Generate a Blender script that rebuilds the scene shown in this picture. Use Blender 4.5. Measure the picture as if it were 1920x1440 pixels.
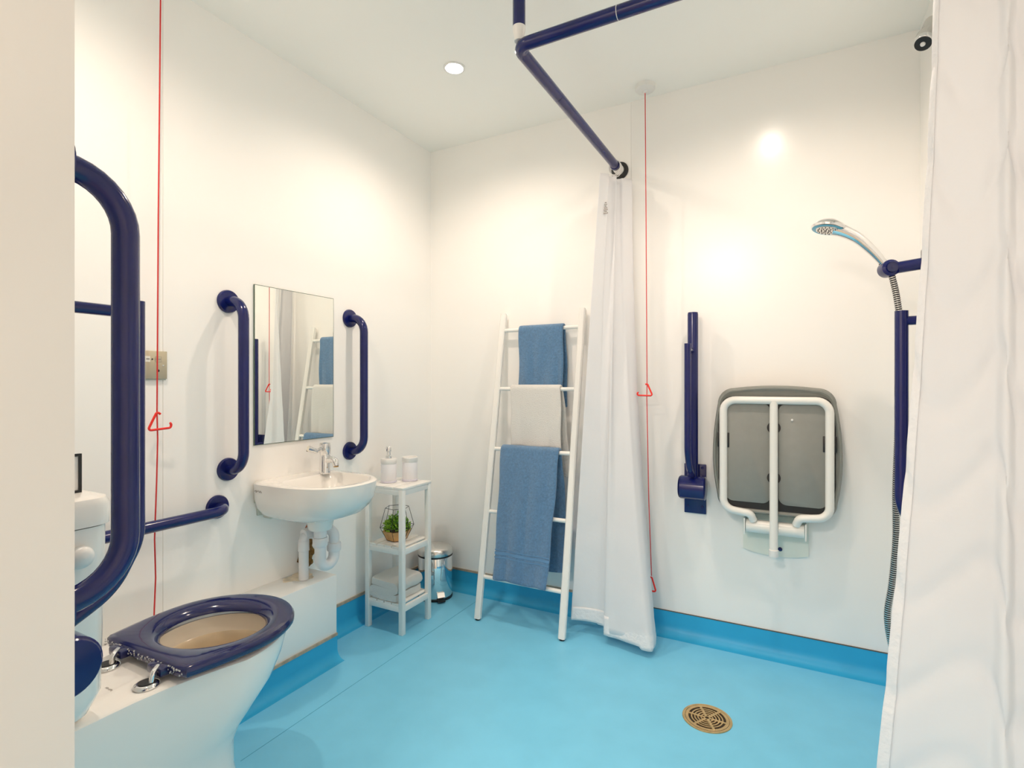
import bpy, bmesh, math, random
from mathutils import Vector, Matrix
random.seed(7)
sc = bpy.context.scene
for o in list(bpy.data.objects):
    bpy.data.objects.remove(o)
COL = sc.collection
PI = math.pi

# ------------------------------------------------------------------ camera
L, B, R, FY, CH = -1.79, 2.40, 0.396, 0.343, 2.385      # left wall, back wall, right wall, front wall, ceiling
cam_d = bpy.data.cameras.new('camera')
cam = bpy.data.objects.new('camera', cam_d)
COL.objects.link(cam)
cam.location = (0, 0, 1.1)
cam.rotation_euler = (PI / 2, 0, math.atan(533 / 1000))
cam_d.sensor_fit = 'HORIZONTAL'
cam_d.sensor_width = 36
cam_d.lens = 36 * 1000 / 1920
cam_d.clip_start = 0.01
sc.camera = cam

# ------------------------------------------------------------------ world, exposure
w = bpy.data.worlds.new('world')
sc.world = w
w.use_nodes = True
w.node_tree.nodes['Background'].inputs[0].default_value = (1, .95, .88, 1)
w.node_tree.nodes['Background'].inputs[1].default_value = 0.3
sc.view_settings.view_transform = 'Standard'
sc.view_settings.look = 'None'
sc.view_settings.gamma = 1.0
sc.view_settings.use_curve_mapping = False
sc.view_settings.exposure = 0.18
sc.cycles.max_bounces = 16
sc.cycles.diffuse_bounces = 14
sc.cycles.glossy_bounces = 6
sc.cycles.transmission_bounces = 8
sc.cycles.sample_clamp_indirect = 6
sc.cycles.caustics_reflective = False
sc.cycles.caustics_refractive = False
LAMP_W = 25.5
LAMP_ANG = 162
HALL_FILL_W = 40.0
LAMP_COL = (1.0, 0.825, 0.675)
LAMPS = [(-1.226, 1.802), (-0.115, 1.76), (-1.226, 0.62)]


# ------------------------------------------------------------------ materials
def lin(c):
    return tuple(((v / 255) / 12.92 if v / 255 <= .04045 else (((v / 255) + .055) / 1.055) ** 2.4) for v in c)


def mat(name, col, rough=.5, metal=0., spec=.5, coat=0., noise=None, bump=None, emit=None, trans=None, sheen=0., alpha=1.):
    """procedural principled material. noise=(scale, amount) colour mottling, bump=(scale, strength, distance)"""
    m = bpy.data.materials.new(name)
    m.use_nodes = True
    nt = m.node_tree
    b = nt.nodes['Principled BSDF']
    c = (*col, 1)
    b.inputs['Base Color'].default_value = c
    b.inputs['Roughness'].default_value = rough
    b.inputs['Metallic'].default_value = metal
    b.inputs['Specular IOR Level'].default_value = spec
    b.inputs['Coat Weight'].default_value = coat
    b.inputs['Coat Roughness'].default_value = .06
    b.inputs['Sheen Weight'].default_value = sheen
    tc = nt.nodes.new('ShaderNodeTexCoord')
    if noise:
        n = nt.nodes.new('ShaderNodeTexNoise')
        n.inputs['Scale'].default_value = noise[0]
        n.inputs['Detail'].default_value = 4
        nt.links.new(tc.outputs['Object'], n.inputs['Vector'])
        mr = nt.nodes.new('ShaderNodeMapRange')
        mr.inputs['From Min'].default_value = .3
        mr.inputs['From Max'].default_value = .7
        mr.inputs['To Min'].default_value = 1 - noise[1]
        mr.inputs['To Max'].default_value = 1 + noise[1]
        nt.links.new(n.outputs['Fac'], mr.inputs['Value'])
        mx = nt.nodes.new('ShaderNodeVectorMath')
        mx.operation = 'SCALE'
        mx.inputs[0].default_value = col
        nt.links.new(mr.outputs['Result'], mx.inputs['Scale'])
        nt.links.new(mx.outputs['Vector'], b.inputs['Base Color'])
    if bump:
        n2 = nt.nodes.new('ShaderNodeTexNoise')
        n2.inputs['Scale'].default_value = bump[0]
        n2.inputs['Detail'].default_value = 5
        nt.links.new(tc.outputs['Object'], n2.inputs['Vector'])
        bp = nt.nodes.new('ShaderNodeBump')
        bp.inputs['Strength'].default_value = bump[1]
        bp.inputs['Distance'].default_value = bump[2]
        nt.links.new(n2.outputs['Fac'], bp.inputs['Height'])
        nt.links.new(bp.outputs['Normal'], b.inputs['Normal'])
    if emit:
        b.inputs['Emission Color'].default_value = (*emit[0], 1)
        b.inputs['Emission Strength'].default_value = emit[1]
    if trans:
        t = nt.nodes.new('ShaderNodeBsdfTranslucent')
        t.inputs['Color'].default_value = c
        mix = nt.nodes.new('ShaderNodeMixShader')
        mix.inputs[0].default_value = trans
        nt.links.new(b.outputs[0], mix.inputs[1])
        nt.links.new(t.outputs[0], mix.inputs[2])
        nt.links.new(mix.outputs[0], nt.nodes['Material Output'].inputs[0])
    return m


M = {}
M['wall'] = mat('wall_panel_white', (.895, .88, .855), .22, spec=.45, noise=(1.3, .008), bump=(3.0, .03, .004))
M['matte_panel'] = mat('wall_panel_matte', (.925, .91, .885), .5, spec=.3, noise=(1.3, .008), bump=(3.0, .03, .004))
M['plaster'] = mat('painted_plaster', (.77, .755, .73), .6, spec=.3, noise=(2, .01), bump=(40, .05, .002))
M['ceiling'] = mat('ceiling_paint', (.93, .92, .88), .7, spec=.2, noise=(1.5, .01))
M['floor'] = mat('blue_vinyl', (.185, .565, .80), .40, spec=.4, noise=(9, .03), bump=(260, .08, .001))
M['cove'] = mat('blue_vinyl_cove_shaded', (.03, .38, .66), .42, spec=.4, noise=(9, .03), bump=(260, .08, .001))  # floor vinyl in a deeper blue, the shade of the cove put into its colour
M['seam'] = mat('blue_vinyl_weld', (.06, .33, .52), .5)
M['cap'] = mat('aged_cap_strip', (.40, .33, .25), .6, noise=(30, .25))
M['gap'] = mat('dark_joint', (.10, .085, .07), .7)
M['navy'] = mat('navy_gloss', (.004, .009, .100), .17, spec=.45, coat=.15, noise=(14, .10))
M['navy_seat'] = mat('navy_plastic', (.006, .010, .080), .14, spec=.5, coat=.3, noise=(6, .12))
M['black'] = mat('black_plastic', (.012, .012, .013), .4)
M['white_pl'] = mat('white_plastic', (.80, .79, .77), .32)
M['pvc'] = mat('white_pvc_pipe', (.78, .77, .78), .3, noise=(18, .02))
M['ceramic'] = mat('white_ceramic', (.83, .81, .775), .10, spec=.55, coat=.3)
M['chrome'] = mat('chrome', (.82, .82, .82), .07, metal=1)
M['steel'] = mat('brushed_steel', (.70, .68, .65), .22, metal=1, bump=(120, .05, .001))
M['mirror'] = mat('mirror_silver', (.90, .92, .87), .0, metal=1)
M['glass_edge'] = mat('mirror_edge', (.10, .15, .11), .15)
M['white_wood'] = mat('white_lacquered_wood', (.83, .82, .79), .38, noise=(8, .01), bump=(18, .05, .001))
M['blue_towel'] = mat('blue_terry', (.108, .25, .45), .95, spec=.1, sheen=.5, noise=(120, .17), bump=(420, 1.0, .006))
M['blue_band'] = mat('blue_flat_weave', (.12, .25, .43), .8, spec=.15, bump=(200, .3, .002))
M['white_towel'] = mat('white_terry', (.85, .835, .80), .95, spec=.1, sheen=.3, bump=(380, 1.0, .006))
M['curtain'] = mat('white_curtain', (.87, .87, .885), .55, spec=.25, trans=.28, bump=(6, .5, .012))
M['curtain_hem'] = mat('white_curtain_hem', (.87, .87, .885), .55, spec=.25, trans=.15, bump=(60, .6, .006))
M['red'] = mat('red_plastic', (.80, .02, .012), .35)
M['cord'] = mat('red_cord', (.62, .03, .03), .7)
M['brass'] = mat('brass', (.62, .42, .20), .33, metal=.85, noise=(40, .12))
M['dark'] = mat('dark_void', (.03, .018, .008), .8)
M['seat_grey'] = mat('grey_plastic', (.215, .225, .205), .5, noise=(30, .03), bump=(300, .1, .001))
M['seat_panel'] = mat('grey_plastic_panel', (.25, .255, .235), .5, noise=(30, .03), bump=(300, .1, .001))
M['seat_tube'] = mat('white_coated_tube', (.82, .81, .77), .3)
M['plate_white'] = mat('cream_plate', (.74, .77, .70), .3)
M['brass_plate'] = mat('satin_champagne_plate', (.56, .50, .37), .38, metal=.7)
M['cream'] = mat('cream_label', (.8, .78, .7), .5)
M['ink'] = mat('grey_ink', (.30, .28, .26), .6)
M['foam'] = mat('brown_foam', (.25, .13, .035), .95, noise=(60, .5), bump=(90, 1, .01))
M['dust'] = mat('grubby_stain', (.74, .64, .50), .9, noise=(35, .2))
M['copper'] = mat('red_oxide_pipe', (.42, .10, .04), .45)
M['bracket'] = mat('grey_green_bracket', (.50, .53, .47), .5)
M['wood'] = mat('pale_oak', (.55, .31, .12), .5, noise=(20, .25))
M['leaf'] = mat('leaf_green', (.30, .55, .05), .5, noise=(60, .35), trans=.2)
M['leaf_dark'] = mat('leaf_dark_green', (.04, .15, .015), .5, noise=(60, .3))
M['soil'] = mat('soil', (.05, .035, .02), .9)
M['frost'] = mat('frosted_white_plastic', (.82, .81, .84), .35, spec=.4)
M['frost_base'] = mat('clear_lilac_base', (.66, .64, .74), .15, spec=.6)
M['card'] = mat('white_card', (.85, .84, .82), .6)
M['lens'] = mat('lamp_lens', (1, 1, 1), .3, emit=((1, .93, .82), 22))
M['hose'] = mat('hose_steel', (.75, .74, .72), .2, metal=1)
M['rubber'] = mat('dark_rubber', (.02, .02, .022), .6)
M['blue_trans'] = mat('blue_shower_face', (.10, .45, .62), .2)
M['water'] = mat('toilet_water', (.48, .36, .20), .04, spec=.6)
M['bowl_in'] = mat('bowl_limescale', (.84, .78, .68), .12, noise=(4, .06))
M['bowl_shade'] = mat('tan_bowl_shade', (.62, .50, .34), .2, noise=(9, .15))  # tan colour stands for the shade inside the bowl below the rim band
M['chip'] = mat('limescale_specks', (.55, .55, .55), .8)


# ------------------------------------------------------------------ mesh helpers
class MB:
    def __init__(s):
        s.v, s.f, s.sm = [], [], []

    def add(s, v, f, smooth=False):
        n = len(s.v)
        s.v += [tuple(p) for p in v]
        s.f += [tuple(i + n for i in q) for q in f]
        s.sm += [smooth] * len(f)
        return s

    def box(s, x0, x1, y0, y1, z0, z1, bev=0.0):
        if x1 < x0: x0, x1 = x1, x0
        if y1 < y0: y0, y1 = y1, y0
        if z1 < z0: z0, z1 = z1, z0
        if bev <= 0:
            v = [(x, y, z) for z in (z0, z1) for y in (y0, y1) for x in (x0, x1)]
            return s.add(v, [(0, 2, 3, 1), (4, 5, 7, 6), (0, 1, 5, 4), (2, 6, 7, 3), (0, 4, 6, 2), (1, 3, 7, 5)])
        bm = bmesh.new()
        bmesh.ops.create_cube(bm, size=1)
        for q in bm.verts:
            q.co = Vector(((x0 + x1) / 2 + q.co.x * (x1 - x0), (y0 + y1) / 2 + q.co.y * (y1 - y0), (z0 + z1) / 2 + q.co.z * (z1 - z0)))
        bmesh.ops.bevel(bm, geom=bm.edges[:], offset=bev, segments=2 if bev < .006 else 3, affect='EDGES', profile=.5)
        s.bm(bm, True)
        return s

    def bm(s, bm, smooth=False):
        bm.verts.index_update()
        s.add([q.co[:] for q in bm.verts], [tuple(x.index for x in f.verts) for f in bm.faces], smooth)
        bm.free()
        return s

    def sweep(s, path, r, seg=14, caps=True, closed=False, smooth=True, sx=1.0):
        """tube along path; r a number or list"""
        P = [Vector(p) for p in path]
        n = len(P)
        rr = r if isinstance(r, (list, tuple)) else [r] * n
        T = []
        for i in range(n):
            a = P[(i - 1) % n] if (closed or i > 0) else P[i]
            b = P[(i + 1) % n] if (closed or i < n - 1) else P[i]
            T.append((b - a).normalized())
        up = Vector((0, 0, 1)) if abs(T[0].z) < .9 else Vector((1, 0, 0))
        N = T[0].cross(up).normalized()
        v = []
        for i in range(n):
            if i:
                q = T[i - 1].rotation_difference(T[i])
                N = (q @ N)
                N = (N - T[i] * N.dot(T[i])).normalized()
            Bn = T[i].cross(N)
            for k in range(seg):
                a = 2 * PI * k / seg
                v.append(P[i] + (N * math.cos(a) * sx + Bn * math.sin(a)) * rr[i])
        f = []
        m = n if closed else n - 1
        for i in range(m):
            j = (i + 1) % n
            for k in range(seg):
                k2 = (k + 1) % seg
                f.append((i * seg + k, i * seg + k2, j * seg + k2, j * seg + k))
        s.add(v, f, smooth)
        if caps and not closed:
            s.add(v[:seg], [tuple(range(seg))[::-1]])
            s.add(v[-seg:], [tuple(range(seg))])
        return s

    def lathe(s, prof, org=(0, 0, 0), axis=(0, 0, 1), seg=28, smooth=True, caps=True):
        """prof: list of (radius, height along axis)"""
        ax = Vector(axis).normalized()
        up = Vector((0, 0, 1)) if abs(ax.z) < .9 else Vector((1, 0, 0))
        u = ax.cross(up).normalized()
        w_ = ax.cross(u)
        o = Vector(org)
        v = []
        for r, h in prof:
            for k in range(seg):
                a = 2 * PI * k / seg
                v.append(o + ax * h + (u * math.cos(a) + w_ * math.sin(a)) * max(r, 1e-5))
        f = []
        for i in range(len(prof) - 1):
            for k in range(seg):
                k2 = (k + 1) % seg
                f.append((i * seg + k, i * seg + k2, (i + 1) * seg + k2, (i + 1) * seg + k))
        s.add(v, f, smooth)
        if caps:
            s.add(v[:seg], [tuple(range(seg))[::-1]])
            s.add(v[-seg:], [tuple(range(seg))])
        return s

    def loft(s, rings, cap0=True, cap1=True, smooth=True, closed=True):
        n = len(rings[0])
        v = [p for r in rings for p in r]
        f = []
        for i in range(len(rings) - 1):
            for k in range(n if closed else n - 1):
                k2 = (k + 1) % n
                f.append((i * n + k, i * n + k2, (i + 1) * n + k2, (i + 1) * n + k))
        s.add(v, f, smooth)
        if cap0: s.add(rings[0], [tuple(range(n))[::-1]])
        if cap1: s.add(rings[-1], [tuple(range(n))])
        return s

    def prism(s, poly, axis, a, b, smooth=False):
        """extrude a 2d polygon. axis 'x': poly=(y,z); 'y': (x,z); 'z': (x,y)"""
        def pt(p, h):
            return {'x': (h, p[0], p[1]), 'y': (p[0], h, p[1]), 'z': (p[0], p[1], h)}[axis]
        return s.loft([[pt(p, a) for p in poly], [pt(p, b) for p in poly]], smooth=smooth)

    def xf(s, fn):
        s.v = [tuple(fn(Vector(p))) for p in s.v]
        return s


def fillet(pts, rads, n=7):
    P = [Vector(p) for p in pts]
    if not isinstance(rads, (list, tuple)): rads = [rads] * len(P)
    out = [P[0]]
    for i in range(1, len(P) - 1):
        a, b, c = P[i - 1], P[i], P[i + 1]
        d1, d2 = (a - b).normalized(), (c - b).normalized()
        ang = d1.angle(d2)
        r = rads[i]
        if r <= 0 or ang > 3.1:
            out.append(b)
            continue
        t = min(r / math.tan(ang / 2), (a - b).length * .499 if 1 < i else (a - b).length * .98, (c - b).length * .499 if i < len(P) - 2 else (c - b).length * .98)
        rr = t * math.tan(ang / 2)
        ctr = b + (d1 + d2).normalized() * (rr / math.sin(ang / 2))
        s0, s1 = b + d1 * t - ctr, b + d2 * t - ctr
        tot = s0.angle(s1)
        ax = s0.cross(s1).normalized()
        for k in range(n + 1):
            out.append(ctr + Matrix.Rotation(tot * k / n, 3, ax) @ s0)
    out.append(P[-1])
    res = [out[0]]
    for p in out[1:]:
        if (p - res[-1]).length > 1e-5: res.append(p)
    return res


def rrect(x0, x1, y0, y1, r, n=5):
    """rounded rectangle outline"""
    out = []
    for cx, cy, a0 in ((x1 - r, y1 - r, 0), (x0 + r, y1 - r, 90), (x0 + r, y0 + r, 180), (x1 - r, y0 + r, 270)):
        for k in range(n + 1):
            a = math.radians(a0 + 90 * k / n)
            out.append((cx + r * math.cos(a), cy + r * math.sin(a)))
    return out


BASE = {}


def link(name, mb, m, smooth_angle=True):
    me = bpy.data.meshes.new(name)
    me.from_pydata([tuple(p) for p in mb.v], [], mb.f)
    me.polygons.foreach_set('use_smooth', mb.sm)
    bmm = bmesh.new()
    bmm.from_mesh(me)
    bmesh.ops.remove_doubles(bmm, verts=bmm.verts[:], dist=1e-6)
    bmesh.ops.recalc_face_normals(bmm, faces=bmm.faces[:])
    bmm.to_mesh(me)
    bmm.free()
    try:
        me.set_sharp_from_angle(angle=math.radians(42))
    except Exception:
        pass
    me.materials.append(M[m])
    o = bpy.data.objects.new(name, me)
    COL.objects.link(o)
    return o


def thing(name, label, cat, loc=(0, 0, 0), rz=0., group=None):
    o = bpy.data.objects.new(name, None)
    COL.objects.link(o)
    o.empty_display_size = .05
    o.location = loc
    o.rotation_euler = (0, 0, rz)
    o['label'] = label
    o['category'] = cat
    if group: o['group'] = group
    BASE[o] = Vector(loc)
    return o


def part(name, mb, m, parent, world=True, label=None):
    """a mesh under a thing (or under a part); world=True: mesh given in world coordinates of an unrotated thing"""
    b = BASE.get(parent, Vector((0, 0, 0)))
    if world and b.length > 0:
        mb.xf(lambda p: p - b)
    o = link(name, mb, m)
    o.parent = parent
    BASE[o] = b if world else Vector((0, 0, 0))
    if label: o['label'] = label
    return o


def single(name, mb, m, label, cat, group=None, org=(0, 0, 0)):
    b = Vector(org)
    mb.xf(lambda p: p - b)
    o = link(name, mb, m)
    o.location = b
    o['label'] = label
    o['category'] = cat
    if group: o['group'] = group
    BASE[o] = b
    return o


def struct(name, mb, m, label=None):
    o = link(name, mb, m)
    o['kind'] = 'structure'
    if label: o['label'] = label
    BASE[o] = Vector((0, 0, 0))
    return o


# ------------------------------------------------------------------ structure
HY, HX0, HX1 = -1.5, -1.5, 1.1                       # hallway behind the doorway
fl = struct('floor', MB().box(L - .1, R + .1, FY - .13, B + .1, -.06, 0), 'floor', 'sky blue sheet vinyl floor of the wet room')
part('weld_seam', MB().box(-1.431, -1.4293, 1.0, B - .05, 0, .0006), 'seam', fl)
struct('ceiling', MB().box(L - .1, R + .1, FY - .13, B + .1, CH, CH + .08), 'ceiling', 'plain off white ceiling with round downlights')
wl = struct('wall_left', MB().box(L - .1, L - .004, FY - .13, B + .1, 0, CH), 'plaster', 'white panelled wall behind the basin and mirror')
part('panel', MB().box(L - .004, L, FY, .9805, .09, CH), 'matte_panel', wl)
part('panel', MB().box(L - .004, L, .982, B, .09, CH), 'matte_panel', wl)
wb = struct('wall_back', MB().box(L - .1, R + .1, B + .004, B + .1, 0, CH), 'plaster', 'white panelled wall behind the shower seat and ladder')
part('panel', MB().box(L, -.6648, B, B + .004, .09, CH), 'matte_panel', wb)
part('panel', MB().box(-.664, R, B, B + .004, .09, CH), 'wall', wb)
struct('wall_right', MB().box(R, R + .1, FY - .13, B + .1, 0, CH), 'wall', 'white shower wall behind the long curtain')
JX, DX1 = -.8245, .2
wf = struct('wall_front', MB().box(L - .1, JX, FY - .13, FY, 0, CH).box(DX1, R + .1, FY - .13, FY, 0, CH).box(JX, DX1, FY - .13, FY, 2.15, CH), 'plaster', 'near white wall with the doorway, its edge close to the camera')
struct('wall_hall', MB().box(HX0, HX1, HY - .08, HY, 0, CH).box(HX0 - .08, HX0, HY, FY - .13, 0, CH).box(HX1, HX1 + .08, HY, FY - .13, 0, CH)
       .box(HX0, L - .1, FY - .14, FY - .13, 0, CH).box(R + .1, HX1, FY - .14, FY - .13, 0, CH), 'plaster')
struct('floor_hall', MB().box(HX0, HX1, HY, FY - .13, -.06, 0), 'cap')
struct('ceiling_hall', MB().box(HX0, HX1, HY, FY - .13, CH, CH + .08), 'ceiling')


def cove_profile(h, r, t=.004, n=7):
    """(out, z) closed outline of a coved vinyl skirting"""
    pts = [(0, h), (t, h)]
    for k in range(n + 1):
        a = PI + (PI / 2) * k / n
        pts.append((t + r + r * math.cos(a), r + .0005 + r * math.sin(a)))
    pts += [(t + r, 0), (0, 0)]
    return pts


HB, HL = .100, .116
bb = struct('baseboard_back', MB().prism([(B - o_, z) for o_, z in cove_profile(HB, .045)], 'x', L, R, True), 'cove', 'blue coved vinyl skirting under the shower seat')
part('cap_strip', MB().box(L, -.86, B - .006, B, HB, HB + .010), 'cap', bb)
part('cap_strip', MB().box(-.86, R, B - .0045, B, HB, HB + .003), 'gap', bb)
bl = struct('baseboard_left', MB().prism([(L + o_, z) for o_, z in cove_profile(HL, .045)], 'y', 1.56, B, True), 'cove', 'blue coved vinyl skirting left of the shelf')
part('cap_strip', MB().box(L, L + .007, 1.56, B - .006, HL, HL + .012), 'cap', bl)
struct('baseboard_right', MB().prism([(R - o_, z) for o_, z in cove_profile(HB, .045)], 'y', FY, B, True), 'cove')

# pipe boxing along the left wall
BX, BY1, BZ = -1.63, 1.56, .335
pb = thing('pipe_boxing', 'low white boxed-in pipe ledge behind the toilet, under the basin', 'boxing', (L, BY1, 0))
part('casing', MB().box(L, BX, FY, BY1, .095, BZ, .0015), 'wall', pb)
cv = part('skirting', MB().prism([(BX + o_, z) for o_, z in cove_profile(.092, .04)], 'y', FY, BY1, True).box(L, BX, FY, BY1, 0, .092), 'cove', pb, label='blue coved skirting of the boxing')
part('cap_strip', MB().box(BX, BX + .006, FY, BY1, .092, .102), 'cap', pb)
mbs = MB()
for cx_, cy_, rr_ in ((-1.74, 1.47, .035),):
    ring = []
    for k in range(30):
        a = 2 * PI * k / 30
        q = 1 + .18 * math.sin(3 * a + 1) + .1 * math.sin(7 * a)
        ring.append((min(BX - .012, max(L + .003, cx_ + rr_ * 1.35 * q * math.cos(a))), cy_ + rr_ * 1.7 * q * math.sin(a)))
    mbs.prism(ring, 'z', BZ, BZ + .0006)
part('stain', mbs, 'dust', pb)


# ------------------------------------------------------------------ downlights
def downlight(x, y, label, vis):
    t = thing('downlight', label, 'downlight', (x, y, CH), group='ceiling downlights')
    part('trim_ring', MB().lathe([(.036, -.004), (.040, -.005), (.044, -.003), (.044, 0), (.036, 0), (.036, -.004)], seg=32, caps=False), 'white_pl', t, world=False)
    part('lens', MB().lathe([(.036, 0), (.036, -.003), (.0, -.005)], seg=24, caps=False), 'lens', t, world=False)
    ld = bpy.data.lights.new('downlight_beam', 'SPOT')
    ld.spot_size = math.radians(LAMP_ANG)
    ld.spot_blend = 1.0
    ld.shadow_soft_size = .022
    ld.energy = LAMP_W
    ld.color = LAMP_COL
    lo = bpy.data.objects.new('downlight_beam', ld)
    COL.objects.link(lo)
    lo.location = (x, y, CH - .045)
    return t


LL = ['lit round ceiling downlight above the towel ladder', 'round ceiling downlight over the shower area', 'round ceiling downlight over the toilet']
for i, (x, y) in enumerate(LAMPS):
    downlight(x, y, LL[i], i == 0)
ld = bpy.data.lights.new('hall_fill_light', 'AREA')  # added area light, unseen, fills the room from behind through the doorway
ld.shape = 'DISK'
ld.size = .5
ld.energy = HALL_FILL_W
ld.color = (1, .86, .75)
lo = bpy.data.objects.new('hall_fill_light', ld)
COL.objects.link(lo)
lo.location = (-.62, -.95, CH - .06)
hl = thing('hall_fill', 'added round fill light above the hall, out of view', 'ceiling lamp', (-.62, -.95, CH))  # unseen body for the added fill light
part('bezel', MB().lathe([(.27, 0), (.27, -.04), (.255, -.045), (.255, 0)], seg=36, caps=False), 'white_pl', hl, world=False)
part('diffuser', MB().lathe([(.255, -.03), (.2, -.045), (0, -.05)], seg=36, caps=False), 'card', hl, world=False)


# ------------------------------------------------------------------ grab rails
def flange(r=.041, d=.012):
    return MB().lathe([(r, 0), (r, d * .45), (r * .93, d * .85), (r * .6, d), (.0, d)], axis=(0, 1, 0), seg=32)


def grab_rail(name, label, loc, rz, length, vertical=True, d=.088, r=.0178, fr=.066):
    """local: wall plane y=0, outwards +y; vertical rails run along z from loc, others along +x"""
    t = thing(name, label, 'grab rail', loc, rz, 'navy wall grab rails')
    e = (0, 0, length) if vertical else (length, 0, 0)
    p = fillet([(0, 0.004, 0), (0, d, 0), (e[0], d, e[2]), (e[0], .004, e[2])], [0, fr, fr, 0], 9)
    part('tube', MB().sweep(p, r, 18), 'navy', t, world=False)
    for q in ((0, 0, 0), e):
        fm = flange()
        fm.xf(lambda v, q=q: v + Vector(q))
        part('flange', fm, 'navy', t, world=False)
    return t


RL = -PI / 2
grab_rail('grab_rail', 'vertical navy grab rail between the mirror and the toilet', (L, 1.202, .796), RL, .598)
grab_rail('grab_rail', 'vertical navy grab rail between the mirror and the shelf unit', (L, 1.789, .797), RL, .600)
g = grab_rail('grab_rail', 'horizontal navy grab rail on the wall beside the toilet', (L, 1.162, .67), RL, .6, vertical=False, d=.08)
grab_rail('grab_rail', 'large vertical navy grab rail beside the door edge, nearest the camera', (-.882, FY, .80), 0, .60, d=.0875, fr=.078)


# drop-down support rails, all folded up
def drop_rail(label, loc, rz):
    t = thing('drop_down_rail', label, 'support rail', loc, rz, 'folded-up drop-down support rails')
    part('back_plate', MB().box(-.045, .045, 0, .012, .545, .757, .003), 'navy', t, world=False)
    h = part('hinge', MB().lathe([(.044, -.052), (.049, -.048), (.049, .048), (.044, .052)], org=(0, .066, .665), axis=(1, 0, 0), seg=36).box(-.03, .03, .012, .05, .62, .71), 'navy', t, world=False)
    part('end_cap', MB().lathe([(.046, .052), (.044, .055), (0, .056)], org=(0, .066, .665), axis=(1, 0, 0), seg=32, caps=False), 'navy', h, world=False)
    part('arm_tube', MB().sweep([(0, .068, .69), (0, .068, 1.392), (0, .068, 1.40)], [.0215, .0215, .020], 20), 'navy', t, world=False)
    lw = fillet([(0, .190, 1.262), (0, .190, .83), (0, .15, .755), (0, .075, .715)], [0, .1, .1, 0], 8)
    part('lower_tube', MB().sweep(lw, .0130, 16), 'navy', t, world=False)
    part('link_bar', MB().sweep([(0, .08, 1.240), (0, .19, 1.240)], .010, 12), 'navy', t, world=False)
    for sx, sz in ((-.03, .575), (.03, .575), (-.03, .742), (.03, .742)):
        part('screw', MB().lathe([(.006, .012), (.005, .0145), (0, .015)], org=(sx, 0, sz), axis=(0, 1, 0), seg=12), 'navy', t, world=False)
    return t


drop_rail('navy drop-down support rail folded upright, left of the grey shower seat', (-.383, B, 0), PI)
drop_rail('navy drop-down support rail folded upright on the shower wall beside the long curtain', (R, 1.45, 0), PI / 2)
drop_rail('navy drop-down support rail folded upright beside the toilet cistern', (-1.055, FY, -.012), 0)

# ------------------------------------------------------------------ mirror
t = thing('wall_mirror', 'frameless rectangular mirror above the basin', 'mirror', (L, 1.495, .87))
part('glass', MB().box(L + .0055, L + .006, 1.306, 1.688, .872, 1.471), 'mirror', t)
part('edge', MB().box(L, L + .0055, 1.304, 1.690, .870, 1.473), 'glass_edge', t)

# ------------------------------------------------------------------ alarm plate + pull cords
t = thing('alarm_reset_plate', 'small brass-coloured alarm reset plate behind the red cord', 'switch plate', (L, .945, 1.115))
part('back_box', MB().box(L, L + .006, .899, .987, 1.112, 1.202), 'bracket', t)
part('plate', MB().box(L + .006, L + .010, .900, .989, 1.116, 1.204, .001), 'brass_plate', t)
part('label_window', MB().box(L + .010, L + .0108, .920, .938, 1.169, 1.187), 'cream', t)
lbw = part('label_window', MB().box(L + .010, L + .0108, .953, .971, 1.169, 1.187), 'brass_plate', t)
part('lettering', MB().box(L + .0108, L + .0112, .955, .969, 1.1765, 1.1795).box(L + .0108, L + .011, .953, .971, 1.169, 1.1697).box(L + .0108, L + .011, .953, .971, 1.1863, 1.187)
     .box(L + .0108, L + .011, .953, .9537, 1.169, 1.187).box(L + .0108, L + .011, .9703, .971, 1.169, 1.187), 'ink', lbw)
part('lettering', MB().box(L + .0108, L + .0112, .926, .936, 1.176, 1.180), 'ink', t)
part('indicator', MB().lathe([(.0022, 0), (.0022, .002), (0, .0025)], org=(L + .010, .944, 1.178), axis=(1, 0, 0), seg=12), 'black', t)
part('reset_button', MB().lathe([(.0042, 0), (.0042, .002), (0, .003)], org=(L + .010, .961, 1.142), axis=(1, 0, 0), seg=14), 'black', t)
part('screw', MB().lathe([(.0032, 0), (.0025, .001), (0, .0012)], org=(L + .010, .977, 1.159), axis=(1, 0, 0), seg=12), 'steel', t)
part('screw', MB().lathe([(.0032, 0), (.0025, .001), (0, .0012)], org=(L + .010, .908, 1.159), axis=(1, 0, 0), seg=12), 'steel', t)


def handle_tri(pts, r=.0036):
    return MB().sweep(fillet(pts, [0] + [.006] * (len(pts) - 2) + [0], 5), r, 10)


def pull_switch(t, x, y):
    part('ceiling_switch', MB().lathe([(.042, 0), (.042, -.018), (.036, -.024), (.012, -.026), (.009, -.034), (0, -.034)], org=(x, y, CH), seg=32), 'white_pl', t)


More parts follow.
